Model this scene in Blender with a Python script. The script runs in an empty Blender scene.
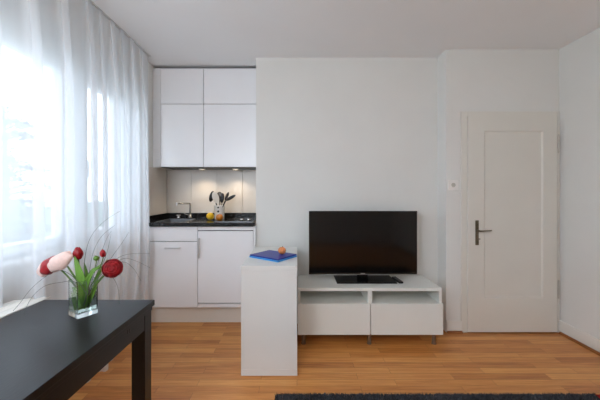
import bpy, bmesh, math, random
from mathutils import Vector, Matrix, noise
random.seed(7)
S = bpy.context.scene
C = S.collection
PI = math.pi

# ---------------------------------------------------------------- camera
CZ = 1.275
cam_d = bpy.data.cameras.new('camera'); cam = bpy.data.objects.new('camera', cam_d); C.objects.link(cam)
cam.location = (0, 0, CZ); cam.rotation_euler = (PI/2, 0, 0)
cam_d.sensor_width = 36; cam_d.lens = 18.0
cam_d.shift_x = 3/600; cam_d.shift_y = -8/600
cam_d.clip_start = 0.02; cam_d.clip_end = 500
S.camera = cam
def P(x, y, Y):
    return Vector(((x-297)*Y/300, Y, CZ-(y-192)*Y/300))

# ---------------------------------------------------------------- materials
def lin(c):
    return tuple(((v/255)/12.92 if v/255 <= .04045 else ((v/255+.055)/1.055)**2.4) for v in c)+(1,)
def newmat(name):
    m = bpy.data.materials.new(name); m.use_nodes = True
    return m, m.node_tree, m.node_tree.nodes['Principled BSDF']
def mat(name, rgb, rough=.5, metal=0, var=.06, scale=8, bump=0, bscale=60, coat=0, spec=.5, stretch=(1,1,1), sheen=0):
    m, nt, b = newmat(name)
    N = nt.nodes; L = nt.links
    tc = N.new('ShaderNodeTexCoord'); mp = N.new('ShaderNodeMapping'); mp.inputs['Scale'].default_value = stretch
    L.new(tc.outputs['Object'], mp.inputs[0])
    n = N.new('ShaderNodeTexNoise'); n.inputs['Scale'].default_value = scale; n.inputs['Detail'].default_value = 4
    L.new(mp.outputs[0], n.inputs['Vector'])
    r = N.new('ShaderNodeValToRGB')
    c = lin(rgb)
    r.color_ramp.elements[0].position = .3; r.color_ramp.elements[1].position = .7
    r.color_ramp.elements[0].color = tuple(max(0, v*(1-var)) for v in c[:3])+(1,)
    r.color_ramp.elements[1].color = tuple(min(1, v*(1+var)) for v in c[:3])+(1,)
    L.new(n.outputs['Fac'], r.inputs[0]); L.new(r.outputs[0], b.inputs['Base Color'])
    b.inputs['Roughness'].default_value = rough; b.inputs['Metallic'].default_value = metal
    b.inputs['Specular IOR Level'].default_value = spec
    b.inputs['Coat Weight'].default_value = coat
    b.inputs['Sheen Weight'].default_value = sheen
    if bump:
        n2 = N.new('ShaderNodeTexNoise'); n2.inputs['Scale'].default_value = bscale; n2.inputs['Detail'].default_value = 3
        L.new(mp.outputs[0], n2.inputs['Vector'])
        bp = N.new('ShaderNodeBump'); bp.inputs['Strength'].default_value = bump; bp.inputs['Distance'].default_value = .002
        L.new(n2.outputs['Fac'], bp.inputs['Height']); L.new(bp.outputs[0], b.inputs['Normal'])
    return m

M = {}
M['wall'] = mat('wall paint', (226,226,222), .85, var=.015, scale=3, bump=.5, bscale=120)
M['ceil'] = mat('ceiling paint', (238,239,240), .9, var=.01, scale=2, bump=.15, bscale=80)
M['trim'] = mat('trim paint', (230,229,223), .35, var=.01, scale=5)
M['door'] = mat('door paint', (222,219,210), .4, var=.015, scale=4)
M['cab'] = mat('white cabinet lacquer', (238,238,240), .3, var=.008, scale=4)
M['cabcore'] = mat('cabinet carcass', (105,105,105), .6, var=.02)
M['plinth'] = mat('plinth laminate', (232,226,216), .45, var=.01)
M['splash'] = mat('backsplash panel', (214,208,200), .3, var=.02, scale=3, stretch=(1,1,.2))
M['bench'] = mat('white melamine', (232,232,226), .4, var=.01, scale=6)
M['side'] = mat('white side unit melamine', (222,222,219), .4, var=.01, scale=6)
M['black'] = mat('black brown stain', (20,17,17), .36, var=.2, scale=14, stretch=(8,1,8), bump=.2, bscale=30, spec=.3)
M['tvplastic'] = mat('glossy black plastic', (8,8,9), .18, var=.1)
M['screen'] = mat('tv screen glass', (5,5,6), .1, var=.05, spec=.35)
M['silver'] = mat('brushed steel', (222,222,222), .3, 1, var=.05, stretch=(20,1,1))
M['chrome'] = mat('chrome', (225,225,225), .12, 1, var=.02)
M['brass'] = mat('aged nickel', (120,110,92), .35, 1, var=.15, scale=30)
M['hinge'] = mat('painted hinge', (196,193,185), .4, .3)
M['legmetal'] = mat('dull leg metal', (140,122,106), .35, .7)
M['darkplastic'] = mat('dark plastic', (24,23,24), .45)
M['switch'] = mat('switch plastic', (238,236,232), .3)
M['glassblack'] = mat('hob ceramic glass', (10,10,12), .08, var=.1)
M['ceramic'] = mat('white ceramic', (236,234,228), .15, var=.01)
M['lemon'] = mat('lemon peel', (238,190,30), .4, var=.12, scale=14, bump=.6, bscale=180)
M['amber'] = mat('amber onion skin', (196,118,22), .3, var=.3, scale=12, stretch=(6,6,1))
M['peach'] = mat('peach skin', (226,140,84), .5, var=.25, scale=22, stretch=(3,3,1))
M['blue'] = mat('blue cover', (6,38,140), .4, var=.06)
M['cyan'] = mat('light blue edge', (60,150,215), .4, var=.05)
M['red'] = mat('red petal', (150,6,18), .5, var=.4, scale=60)
M['blush'] = mat('blush petal', (228,196,186), .55, var=.08, scale=60)
M['leaf'] = mat('tulip leaf', (100,144,50), .45, var=.25, scale=30, stretch=(1,1,.3))
M['stem'] = mat('flower stem', (84,118,50), .5, var=.2, scale=30)
M['grass'] = mat('bear grass', (92,100,92), .5, var=.2, scale=30)
M['utwood'] = mat('pale utensil', (222,214,200), .5, var=.06)
M['redcloth'] = mat('red cushion cloth', (196,16,14), .85, var=.1, scale=40, bump=.6, bscale=300)
M['hook'] = mat('curtain glider', (70,68,66), .5)
M['rail'] = mat('curtain rail', (205,205,203), .4)
M['winframe'] = mat('window frame paint', (220,222,224), .35)
M['bark'] = mat('bark', (92,84,78), .9, var=.25, scale=12)
M['needles'] = mat('needles', (48,60,56), .8, var=.3, scale=2)
M['hedge'] = mat('hedge foliage', (112,124,116), .9, var=.25, scale=3)
M['ground'] = mat('lawn', (196,198,190), .95, var=.15, scale=.4)
M['facade'] = mat('pale facade', (205,205,205), .9, var=.03)
M['roof'] = mat('roof tiles', (140,124,118), .9, var=.1)

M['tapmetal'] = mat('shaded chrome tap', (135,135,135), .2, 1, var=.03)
M['sink'] = mat('satin sink steel', (120,122,124), .45, 1, var=.05)
M['meshmetal'] = mat('dark worn metal', (84,78,72), .4, .6, var=.2, scale=40)
# granite
m, nt, b = newmat('black granite'); M['granite'] = m
N, L = nt.nodes, nt.links
tc = N.new('ShaderNodeTexCoord'); v = N.new('ShaderNodeTexVoronoi'); v.inputs['Scale'].default_value = 220
r = N.new('ShaderNodeValToRGB'); r.color_ramp.elements[0].color = (.09,.09,.1,1); r.color_ramp.elements[1].color = (.006,.006,.007,1)
r.color_ramp.elements[1].position = .35
L.new(tc.outputs['Object'], v.inputs['Vector']); L.new(v.outputs['Distance'], r.inputs[0]); L.new(r.outputs[0], b.inputs['Base Color'])
b.inputs['Roughness'].default_value = .16

# floor: oak strip parquet, strips along X
m, nt, b = newmat('oak strip parquet'); M['floor'] = m
N, L = nt.nodes, nt.links
tc = N.new('ShaderNodeTexCoord')
br = N.new('ShaderNodeTexBrick'); br.offset = .37; br.offset_frequency = 2; br.squash = 1
br.inputs['Scale'].default_value = 1; br.inputs['Brick Width'].default_value = .66; br.inputs['Row Height'].default_value = .068
br.inputs['Mortar Size'].default_value = .0008; br.inputs['Mortar Smooth'].default_value = .2; br.inputs['Bias'].default_value = 0
br.inputs['Color1'].default_value = (0,0,0,1); br.inputs['Color2'].default_value = (1,1,1,1); br.inputs['Mortar'].default_value = (.0,.0,.0,1)
L.new(tc.outputs['Object'], br.inputs['Vector'])
mp = N.new('ShaderNodeMapping'); mp.inputs['Scale'].default_value = (2.2, 34, 1); L.new(tc.outputs['Object'], mp.inputs[0])
off = N.new('ShaderNodeVectorMath'); off.operation = 'ADD'; L.new(mp.outputs[0], off.inputs[0])
sc = N.new('ShaderNodeVectorMath'); sc.operation = 'SCALE'; sc.inputs['Scale'].default_value = 13; L.new(br.outputs['Color'], sc.inputs[0]); L.new(sc.outputs[0], off.inputs[1])
gn = N.new('ShaderNodeTexNoise'); gn.inputs['Scale'].default_value = 1.6; gn.inputs['Detail'].default_value = 6; gn.inputs['Roughness'].default_value = .6; gn.inputs['Distortion'].default_value = .6
L.new(off.outputs[0], gn.inputs['Vector'])
mx = N.new('ShaderNodeMath'); mx.operation = 'MULTIPLY'; mx.inputs[1].default_value = .34; L.new(br.outputs['Color'], mx.inputs[0])
mg = N.new('ShaderNodeMath'); mg.operation = 'MULTIPLY_ADD'; mg.inputs[1].default_value = .78; L.new(gn.outputs['Fac'], mg.inputs[0]); L.new(mx.outputs[0], mg.inputs[2])
r = N.new('ShaderNodeValToRGB')
r.color_ramp.elements[0].position = .15; r.color_ramp.elements[0].color = lin((146,78,32))
r.color_ramp.elements[1].position = .9; r.color_ramp.elements[1].color = lin((232,170,98))
e = r.color_ramp.elements.new(.5); e.color = lin((200,130,64))
L.new(mg.outputs[0], r.inputs[0])
mm = N.new('ShaderNodeMix'); mm.data_type = 'RGBA'; mm.inputs['B'].default_value = lin((110,66,34))
L.new(br.outputs['Fac'], mm.inputs['Factor']); L.new(r.outputs[0], mm.inputs['A']); L.new(mm.outputs['Result'], b.inputs['Base Color'])
b.inputs['Roughness'].default_value = .36
bp = N.new('ShaderNodeBump'); bp.inputs['Strength'].default_value = .15; bp.inputs['Distance'].default_value = .001
L.new(gn.outputs['Fac'], bp.inputs['Height']); L.new(bp.outputs[0], b.inputs['Normal'])
M['woodtrim'] = mat('oak quarter round', (150,92,46), .45, var=.12, scale=6, stretch=(3,3,20))

# rug
M['rug'] = mat('charcoal rug pile', (54,54,60), .95, var=.35, scale=40, sheen=.3)

# clear glass (lets light straight through, reflects a little)
def clearglass(name, refl=.06, tint=(1,1,1,1)):
    m = bpy.data.materials.new(name); m.use_nodes = True; nt = m.node_tree; N, L = nt.nodes, nt.links; N.clear()
    o = N.new('ShaderNodeOutputMaterial'); t = N.new('ShaderNodeBsdfTransparent'); t.inputs[0].default_value = tint
    g = N.new('ShaderNodeBsdfGlossy'); g.inputs['Roughness'].default_value = .01
    mi = N.new('ShaderNodeMixShader'); mi.inputs[0].default_value = refl
    L.new(t.outputs[0], mi.inputs[1]); L.new(g.outputs[0], mi.inputs[2]); L.new(mi.outputs[0], o.inputs[0])
    return m
M['pane'] = clearglass('window glass')
m, nt, b = newmat('vase glass'); M['vase'] = m
b.inputs['Base Color'].default_value = (.93,.98,.95,1); b.inputs['Transmission Weight'].default_value = 1; b.inputs['Roughness'].default_value = .01; b.inputs['IOR'].default_value = 1.45
m, nt, b = newmat('water'); M['water'] = m
b.inputs['Base Color'].default_value = (.9,.97,.93,1); b.inputs['Transmission Weight'].default_value = 1; b.inputs['Roughness'].default_value = 0; b.inputs['IOR'].default_value = 1.33

# sheer curtain
m = bpy.data.materials.new('sheer voile'); m.use_nodes = True; nt = m.node_tree; N, L = nt.nodes, nt.links; N.clear(); M['voile'] = m
o = N.new('ShaderNodeOutputMaterial'); t = N.new('ShaderNodeBsdfTransparent')
tr = N.new('ShaderNodeBsdfTranslucent'); tr.inputs[0].default_value = (.92,.94,.97,1)
df = N.new('ShaderNodeBsdfDiffuse'); df.inputs[0].default_value = (.95,.96,.98,1)
m1 = N.new('ShaderNodeMixShader'); m1.inputs[0].default_value = .42; L.new(tr.outputs[0], m1.inputs[1]); L.new(df.outputs[0], m1.inputs[2])
tc = N.new('ShaderNodeTexCoord'); mp = N.new('ShaderNodeMapping'); mp.inputs['Scale'].default_value = (30,30,2.0); L.new(tc.outputs['Object'], mp.inputs[0])
ns = N.new('ShaderNodeTexNoise'); ns.inputs['Scale'].default_value = 1; L.new(mp.outputs[0], ns.inputs['Vector'])
mr = N.new('ShaderNodeMapRange'); mr.inputs['To Min'].default_value = .64; mr.inputs['To Max'].default_value = .67; L.new(ns.outputs['Fac'], mr.inputs['Value'])
m2 = N.new('ShaderNodeMixShader'); L.new(mr.outputs[0], m2.inputs[0]); L.new(t.outputs[0], m2.inputs[1]); L.new(m1.outputs[0], m2.inputs[2])
L.new(m2.outputs[0], o.inputs[0])

# ---------------------------------------------------------------- mesh helpers
def add_box(bm, x0, x1, y0, y1, z0, z1, bev=0, seg=2):
    r = bmesh.ops.create_cube(bm, size=1)
    vs = r['verts']
    for v in vs:
        v.co = Vector(((x0+x1)/2+v.co.x*(x1-x0), (y0+y1)/2+v.co.y*(y1-y0), (z0+z1)/2+v.co.z*(z1-z0)))
    if bev:
        es = list({e for v in vs for e in v.link_edges})
        bmesh.ops.bevel(bm, geom=es, offset=bev, segments=seg, affect='EDGES', profile=.5)
def add_cyl(bm, a, b, r0, r1=None, n=20, cap=True):
    a, b = Vector(a), Vector(b); r1 = r0 if r1 is None else r1
    d = b-a; q = d.to_track_quat('Z', 'Y').to_matrix().to_4x4()
    bmesh.ops.create_cone(bm, cap_ends=cap, segments=n, radius1=r0, radius2=r1, depth=d.length, matrix=Matrix.Translation((a+b)/2) @ q)
def catmull(pts, n=8):
    pts = [Vector(p) for p in pts]; out = []
    for i in range(len(pts)-1):
        p0 = pts[max(0,i-1)]; p1 = pts[i]; p2 = pts[i+1]; p3 = pts[min(len(pts)-1,i+2)]
        for k in range(n):
            t = k/n
            out.append(.5*((2*p1)+(p2-p0)*t+(2*p0-5*p1+4*p2-p3)*t*t+(-p0+3*p1-3*p2+p3)*t**3))
    out.append(pts[-1]); return out
def add_tube(bm, pts, rad, n=8, smooth=6):
    pts = catmull(pts, smooth) if smooth else [Vector(p) for p in pts]
    R = rad if callable(rad) else (lambda t: rad)
    rings = []; up = None
    for i, p in enumerate(pts):
        t = (pts[min(i+1,len(pts)-1)]-pts[max(i-1,0)]).normalized()
        if up is None: up = t.orthogonal().normalized()
        up = (up-t*up.dot(t)).normalized(); s = t.cross(up)
        r = R(i/(len(pts)-1))
        rings.append([bm.verts.new(p+(up*math.cos(2*PI*k/n)+s*math.sin(2*PI*k/n))*r) for k in range(n)])
    for a, b in zip(rings, rings[1:]):
        for k in range(n): bm.faces.new((a[k], a[(k+1)%n], b[(k+1)%n], b[k]))
    bm.faces.new(rings[0][::-1]); bm.faces.new(rings[-1])
def add_lathe(bm, prof, c=(0,0,0), n=32):
    c = Vector(c); rings = []
    for r, z in prof:
        rings.append([bm.verts.new(c+Vector((r*math.cos(2*PI*k/n), r*math.sin(2*PI*k/n), z))) for k in range(n)] if r > 1e-6 else [bm.verts.new(c+Vector((0,0,z)))])
    for a, b in zip(rings, rings[1:]):
        for k in range(n):
            if len(a) == 1 and len(b) == 1: continue
            if len(a) == 1: bm.faces.new((a[0], b[(k+1)%n], b[k]))
            elif len(b) == 1: bm.faces.new((a[k], a[(k+1)%n], b[0]))
            else: bm.faces.new((a[k], a[(k+1)%n], b[(k+1)%n], b[k]))
def B(): return bmesh.new()
def obj(name, bm, m, parent=None, smooth=False, loc=None, rot=None):
    bmesh.ops.recalc_face_normals(bm, faces=bm.faces)
    me = bpy.data.meshes.new(name); bm.to_mesh(me); bm.free(); me.materials.append(m)
    if smooth:
        for p in me.polygons: p.use_smooth = True
    o = bpy.data.objects.new(name, me); C.objects.link(o)
    if loc is not None: o.location = loc
    if rot is not None: o.rotation_euler = rot
    if parent: 
        o.parent = parent
        # geometry is written in world space; empties sit at the thing's base
        w = Vector((0,0,0)); q = parent
        while q: w += q.location; q = q.parent
        if not parent.get('_local'): o.location = o.location - w if o.parent.type == 'EMPTY' else o.location
    return o
def box(name, m, dims, parent=None, bev=0):
    bm = B(); add_box(bm, *dims, bev=bev); return obj(name, bm, m, parent)
def boxes(name, m, lst, parent=None, bev=0):
    bm = B()
    for d in lst: add_box(bm, *d, bev=bev)
    return obj(name, bm, m, parent)
def tag(o, label, cat, group=None, kind=None):
    o['label'] = label; o['category'] = cat
    if group: o['group'] = group
    if kind: o['kind'] = kind
    return o
def thing(name, loc, label, cat, group=None):
    o = bpy.data.objects.new(name, None); C.objects.link(o); o.location = loc; o.empty_display_size = .05
    return tag(o, label, cat, group)
def struct(o, label=None):
    o['kind'] = 'structure'
    if label: o['label'] = label
    return o
def sempty(name, loc, label=None):
    o = bpy.data.objects.new(name, None); C.objects.link(o); o.location = loc; return struct(o, label)

# ---------------------------------------------------------------- room shell
XL, XR, YB = -1.48, 2.386, -2.0
ZC = 2.573; XC = 1.357; YT = 2.90; YD = 2.73; YK = 3.40; XN = -.396
struct(box('floor', M['floor'], (XL-.3, XR+.1, YB-.1, YK+.1, -.1, 0)))
struct(box('ceiling', M['ceil'], (XL-.3, XR+.1, YB-.1, YK+.1, ZC, ZC+.1)))
struct(box('wall_right', M['wall'], (XR, XR+.1, YB-.1, YD, 0, ZC)))
RX0, RX1 = -1.35, -.35
struct(boxes('wall_rear', M['wall'], [(XL-.3, RX0, YB-.1, YB, 0, ZC), (RX1, XR, YB-.1, YB, 0, ZC), (RX0, RX1, YB-.1, YB, 0, .85), (RX0, RX1, YB-.1, YB, 2.35, ZC)]))
w = sempty('window_4', ((RX0+RX1)/2, YB-.05, .85))  # unseen rear window, added to let more daylight into the room
boxes('window_frame', M['winframe'], [(RX0+.001, RX0+.06, YB-.08, YB-.02, .851, 2.349), (RX1-.06, RX1-.001, YB-.08, YB-.02, .851, 2.349), (RX0+.06, RX1-.06, YB-.08, YB-.02, 2.29, 2.349), (RX0+.06, RX1-.06, YB-.08, YB-.02, .851, .91)], w)
for a, b_ in ((RX0+.06, RX1-.06),): box('pane', M['pane'], (a, b_, YB-.052, YB-.048, .91, 2.29), w)
# wall around the door (opening left for the leaf)
DX0, DX1, DZ = 1.552, 2.355, 1.95
struct(boxes('wall_door', M['wall'], [(XC, DX0, YD, YD+.12, 0, ZC), (DX1, XR+.1, YD, YD+.12, 0, ZC), (DX0, DX1, YD, YD+.12, DZ, ZC),
      (XC, XC+.1, YD+.12, YT+.1, 0, ZC)]))
struct(box('wall_tv', M['wall'], (XN, XC, YT, YT+.12, 0, ZC)))
struct(box('wall_niche', M['wall'], (XN, XN+.1, YT+.12, YK+.1, 0, ZC)))
struct(box('wall_kitchen', M['wall'], (XL, XN, YK, YK+.1, 0, ZC)))
# window wall with openings
ZS, ZH = .88, 2.31
WINS = [(-1.35, .62), (.62, 2.10), (2.10, 2.84)]
XF = -1.60
struct(boxes('wall_left', M['wall'], [(XL-.3, XL, YB, WINS[0][0], 0, ZC), (XL-.3, XL, WINS[-1][1], YK+.1, 0, ZC),
      (XL-.3, XL, WINS[0][0], WINS[-1][1], ZH, ZC), (XL-.3, XL, WINS[0][0], WINS[-1][1], 0, ZS)]))
struct(box('trim_1', M['trim'], (XF+.02, XL+.02, WINS[0][0]+.002, WINS[-1][1]-.002, ZS, ZS+.03), bev=.004), 'white window sill board behind the sheer curtain')
for i, (a, b_) in enumerate(WINS):
    w = sempty('window_%d' % (i+1), (XF, (a+b_)/2, ZS))
    z0, z1 = ZS+.031, ZH
    boxes('window_frame', M['winframe'], [(XF-.04, XF+.03, a+.002, a+.05, z0, z1), (XF-.04, XF+.03, b_-.05, b_-.002, z0, z1),
        (XF-.04, XF+.03, a+.05, b_-.05, 2.17, z1), (XF-.04, XF+.03, a+.05, b_-.05, z0, z0+.02)], w)
    a2, b2 = a+.05, b_-.05; z2, z3 = z0+.02, 2.17
    s = boxes('sash', M['winframe'], [(XF-.02, XF+.05, a2, a2+.07, z2, z3), (XF-.02, XF+.05, b2-.07, b2, z2, z3),
        (XF-.02, XF+.05, a2+.07, b2-.07, 2.08, z3), (XF-.02, XF+.05, a2+.07, b2-.07, z2, .985)], w)
    box('pane', M['pane'], (XF+.005, XF+.010, a2+.07, b2-.07, .985, 2.08), s)
    h = B(); add_box(h, XF+.05, XF+.062, a2+.02, a2+.05, 1.45, 1.52, .002); add_box(h, XF+.06, XF+.085, a2+.028, a2+.042, 1.38, 1.50, .003)
    obj('window_handle', h, M['silver'], s)

# baseboards: white board and oak quarter round
struct(box('baseboard_right', M['trim'], (XR-.014, XR-.0005, YB, YD-.001, .018, .115), bev=.003))
def qround(name, a, b_, nx, ny):
    bm = B(); prof = [(0,0)] + [(.018*math.cos(t), .018*math.sin(t)) for t in [k*PI/2/5 for k in range(6)]]
    rr = []
    for p in (a, b_):
        rr.append([bm.verts.new((p[0]+nx*q[0], p[1]+ny*q[0], q[1]+.0005)) for q in prof])
    n = len(prof)
    for k in range(n): bm.faces.new((rr[0][k], rr[0][(k+1)%n], rr[1][(k+1)%n], rr[1][k]))
    bm.faces.new(rr[0][::-1]); bm.faces.new(rr[1])
    return struct(obj(name, bm, M['woodtrim']))
qround('trim_2', (XR-.0145, YB), (XR-.0145, YD-.03), -1, 0)
struct(box('baseboard_tv', M['trim'], (XN+.01, XC-.001, YT-.014, YT-.0005, .018, .105), bev=.003))
struct(box('baseboard_door', M['trim'], (XC+.001, 1.493, YD-.014, YD-.0005, .018, .105), bev=.003))
qround('trim_3', (XC-.1, YT-.0145), (XC-.0, YT-.0145), 0, -1)
qround('trim_4', (XC+.001, YD-.0145), (1.493, YD-.0145), 0, -1)

# ---------------------------------------------------------------- door
d = sempty('door_1', ((DX0+DX1)/2, YD, 0), 'white painted door with one recessed panel and a nickel lever')
boxes('door_frame', M['door'], [(1.487, 1.5495, YD-.012, YD-.0005, .001, 2.006), (1.5495, 2.362, YD-.012, YD-.0005, 1.955, 2.006), (2.362, 2.383, YD-.012, YD-.0005, .001, 2.006)], d, bev=.004)
lx0, lx1, lz0, lz1 = 1.542, 2.346, .012, 1.961
px0, px1, pz0, pz1 = 1.686, 2.220, .317, 1.827
def leaf():
    bm = B()
    y0 = YD-.026; y1 = y0+.0135; yb = y0+.011; s = .012
    o = [(lx0,lz0),(lx1,lz0),(lx1,lz1),(lx0,lz1)]; p = [(px0,pz0),(px1,pz0),(px1,pz1),(px0,pz1)]; q = [(px0+s,pz0+s),(px1-s,pz0+s),(px1-s,pz1-s),(px0+s,pz1-s)]
    V = lambda L, y: [bm.verts.new((x, y, z)) for x, z in L]
    O = V(o, y0); Pp = V(p, y0); Q = V(q, yb); K = V(o, y1)
    for k in range(4):
        j = (k+1) % 4
        bm.faces.new((O[k], O[j], Pp[j], Pp[k])); bm.faces.new((Pp[k], Pp[j], Q[j], Q[k])); bm.faces.new((O[k], O[j], K[j], K[k]))
    bm.faces.new(Q); bm.faces.new(K)
    return bm
lf = obj('door_leaf', leaf(), M['door'], d)
yy = YD-.026
# handle
hp = B(); add_box(hp, 1.606, 1.636, yy-.007, yy-.0003, 1.275-(244.5-192)/109.8*1.0, 1.275-(220-192)/109.8, .003)
plate = obj('handle_plate', hp, M['brass'], d)
hb = B(); hz = 1.275-(230-192)/109.8
add_tube(hb, [(1.621,yy-.006,hz), (1.621,yy-.042,hz), (1.636,yy-.052,hz), (1.67,yy-.053,hz+.002), (1.722,yy-.051,hz+.005)], lambda t: .0085-.003*t, 10)
obj('lever', hb, M['brass'], plate, smooth=True)
kb = B(); add_cyl(kb, (1.621,yy-.006,hz-.075), (1.621,yy-.016,hz-.075), .011); add_box(kb, 1.621, 1.641, yy-.022, yy-.014, hz-.079, hz-.071, .002)
obj('key_bolt', kb, M['brass'], plate)
for z in (1.71, .40):
    hb = B(); add_cyl(hb, (2.355, yy-.004, z-.07), (2.355, yy-.004, z+.07), .0065); add_cyl(hb, (2.355,yy-.004,z+.07), (2.355,yy-.004,z+.085), .008, .003); add_cyl(hb, (2.355,yy-.004,z-.085), (2.355,yy-.004,z-.07), .003, .008)
    obj('hinge', hb, M['hinge'], d)
struct(box('wall_light_block', M['wall'], (XC+.11, XR+.1, YD+.125, YD+.2, 0, ZC)))  # added panel close behind the door, blocks daylight leaking under the leaf
# light switch
s = thing('light_switch', (1.408, YD, 1.30), 'small square white light switch on the wall left of the door', 'light switch')
box('cover_plate', M['switch'], (1.371, 1.463, YD-.013, YD-.0005, 1.290, 1.386), s, bev=.003)
bm = B(); add_cyl(bm, (1.417, YD-.0132, 1.338), (1.417, YD-.019, 1.338), .020, .017, 24)
add_box(bm, 1.413, 1.421, YD-.027, YD-.018, 1.322, 1.354, .002)
obj('rotary_knob', bm, M['hinge'], s)

# ---------------------------------------------------------------- kitchen
YU = 3.08; YF = 2.86
def door_panel(name, m, x0, x1, z0, z1, y, parent, t=.018):
    return box(name, m, (x0, x1, y, y+t, z0, z1), parent, bev=.0015)
zt, zm, zb = 2.546, 2.178, 1.527
g = .0026
cols = [(-1.401, -.960), (-.960, -.398)]
names = [('left', 'upper left'), ('right', 'upper right')]
labs = {(0,0): 'tall white wall cabinet door on the left, above the sink', (1,0): 'wide white wall cabinet above the hob and utensils',
        (0,1): 'short white top cabinet under the ceiling, on the left above the sink side', (1,1): 'short wide white top cabinet under the ceiling, right one beside the wall corner'}
for ci, (a, b_) in enumerate(cols):
    for ri, (z0, z1) in enumerate(((zb, zm), (zm, zt))):
        t = thing('wall_cabinet', ((a+b_)/2, YK, z0), labs[(ci,ri)], 'cabinet', 'handleless white wall cabinets')
        box('cabinet_body', M['cabcore'], (a+.001, b_-.001, YU+.019, YK-.002, z0+.002, z1-.002), t)
        door_panel('door', M['cab'], a+g, b_-g, z0+g+(.004 if ri==0 else 0), z1-g, YU, t)
tag(box('filler_panel', M['cab'], (XL+.001, -1.402, YU+.001, YU+.02, zb, zt), bev=.001), 'narrow white filler strip between wall cabinets and window wall', 'panel')
# under-cabinet light strip with two warm spots
for k, X in enumerate((-1.02, -.66)):
    t = thing('cabinet_spotlight', (X, 3.22, 1.50), ['round steel spotlight under the wall cabinets, nearer the tap', 'round steel spotlight under the wall cabinets, above the utensil pot'][k], 'lamp', 'spotlights under the wall cabinets')
    bm = B(); add_lathe(bm, [(.033,1.5285-.002), (.036,1.5285-.006), (.036,1.516), (.028,1.514), (.026,1.517), (0,1.517)], (X,3.22,0))
    obj('housing', bm, M['silver'], t, smooth=True)
    me = bpy.data.materials.get('lamp lens')
    if not me:
        me = bpy.data.materials.new('lamp lens'); me.use_nodes = True; bs = me.node_tree.nodes['Principled BSDF']
        bs.inputs['Emission Color'].default_value = (1,.82,.6,1); bs.inputs['Emission Strength'].default_value = 3
    bm = B(); add_lathe(bm, [(0,1.5145), (.024,1.5145), (.024,1.5165), (0,1.5165)], (X,3.22,0)); obj('lens', bm, me, t)
    ld = bpy.data.lights.new('spot', 'SPOT'); ld.energy = 6; ld.color = (1,.80,.58); ld.spot_size = 2.3; ld.spot_blend = .8; ld.shadow_soft_size = .02
    lo = bpy.data.objects.new('lamp_beam', ld); C.objects.link(lo); lo.location = (X, 3.22, 1.512); lo.rotation_euler = (.0,0,0)

# backsplash
t = thing('backsplash', (-.95, YK, 1.0), 'cream panelled backsplash between worktop and wall cabinets', 'backsplash')
xs = [XL+.012] + [(x-297)/88.5 for x in (191.3, 217, 242.7)] + [XN-.001]
for a, b_ in zip(xs, xs[1:]):
    box('panel', M['splash'], (a+.0015, b_-.0015, YK-.012, YK-.0005, 1.0395, 1.525), t, bev=.0012)
box('panel', M['splash'], (XL+.0005, XL+.011, YF+.02, YK-.013, 1.0395, 1.525), t, bev=.001)

# worktop with sink cutout
ZW0, ZW1 = .953, .985
sx0, sx1, sy0, sy1 = -1.36, -1.10, 2.93, 3.21
w = thing('worktop', (-.94, 3.13, ZW0), 'polished black granite kitchen worktop with a raised back edge', 'worktop')
a, b_ = XL+.001, XN-.001; f = YF-.03
boxes('slab', M['granite'], [(a, sx0, f, YK-.001, ZW0, ZW1), (sx1, b_, f, YK-.001, ZW0, ZW1), (sx0, sx1, f, sy0, ZW0, ZW1), (sx0, sx1, sy1, YK-.001, ZW0, ZW1)], w)
boxes('upstand', M['granite'], [(a, b_, YK-.022, YK-.001, ZW1, 1.038), (a, a+.02, f+.01, YK-.022, ZW1, 1.038)], w)
t = thing('sink', ((sx0+sx1)/2, (sy0+sy1)/2, .83), 'small stainless steel sink set into the black worktop', 'sink')
bm = B(); e = .012; zz = ZW1+.0015
def ring(d, z): return [bm.verts.new(p) for p in ((sx0-d,sy0-d,z),(sx1+d,sy0-d,z),(sx1+d,sy1+d,z),(sx0-d,sy1+d,z))]
R = [ring(e, ZW1+.0003), ring(e-.003, zz+.002), ring(-.003, zz+.001), ring(-.012, .85), ring(-.03, .835)]
for p, q in zip(R, R[1:]):
    for k in range(4): bm.faces.new((p[k], p[(k+1)%4], q[(k+1)%4], q[k]))
bm.faces.new(R[-1])
obj('bowl', bm, M['sink'], t)
bm = B(); add_cyl(bm, (-1.23,3.07,.8352), (-1.23,3.07,.838), .03); obj('drain', bm, M['chrome'], t)
# tap
tx, ty = P(190, 217, 3.28).x, 3.28
t = thing('tap', (tx, ty, ZW1), 'slim chrome kitchen tap with a straight spout behind the sink', 'tap')
bm = B(); add_lathe(bm, [(0,ZW1+.0005), (.026,ZW1+.0005), (.026,ZW1+.012), (.018,ZW1+.02), (.016,ZW1+.05), (0,ZW1+.05)], (tx,ty,0)); obj('base', bm, M['tapmetal'], t, smooth=True)
bm = B(); add_tube(bm, [(tx,ty,ZW1+.045), (tx,ty,1.10), (tx,ty,1.142), (tx-.006,ty-.008,1.149), (tx-.02,ty-.02,1.150), (tx-.105,ty-.10,1.152)], .0085, 12); obj('spout', bm, M['tapmetal'], t, smooth=True)
bm = B(); add_cyl(bm, (tx-.105,ty-.10,1.128), (tx-.105,ty-.10,1.162), .014); obj('outlet', bm, M['chrome'], t)
bm = B(); add_tube(bm, [(tx-.012,ty-.01,ZW1+.035), (tx-.03,ty-.025,ZW1+.045), (tx-.045,ty-.04,ZW1+.055)], .005, 8); obj('lever', bm, M['chrome'], t, smooth=True)
t = thing('drain_control', (P(178.5,217,3.25).x, 3.25, ZW1), 'short chrome drain knob on the worktop left of the tap', 'knob')
kx = t.location.x
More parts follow.
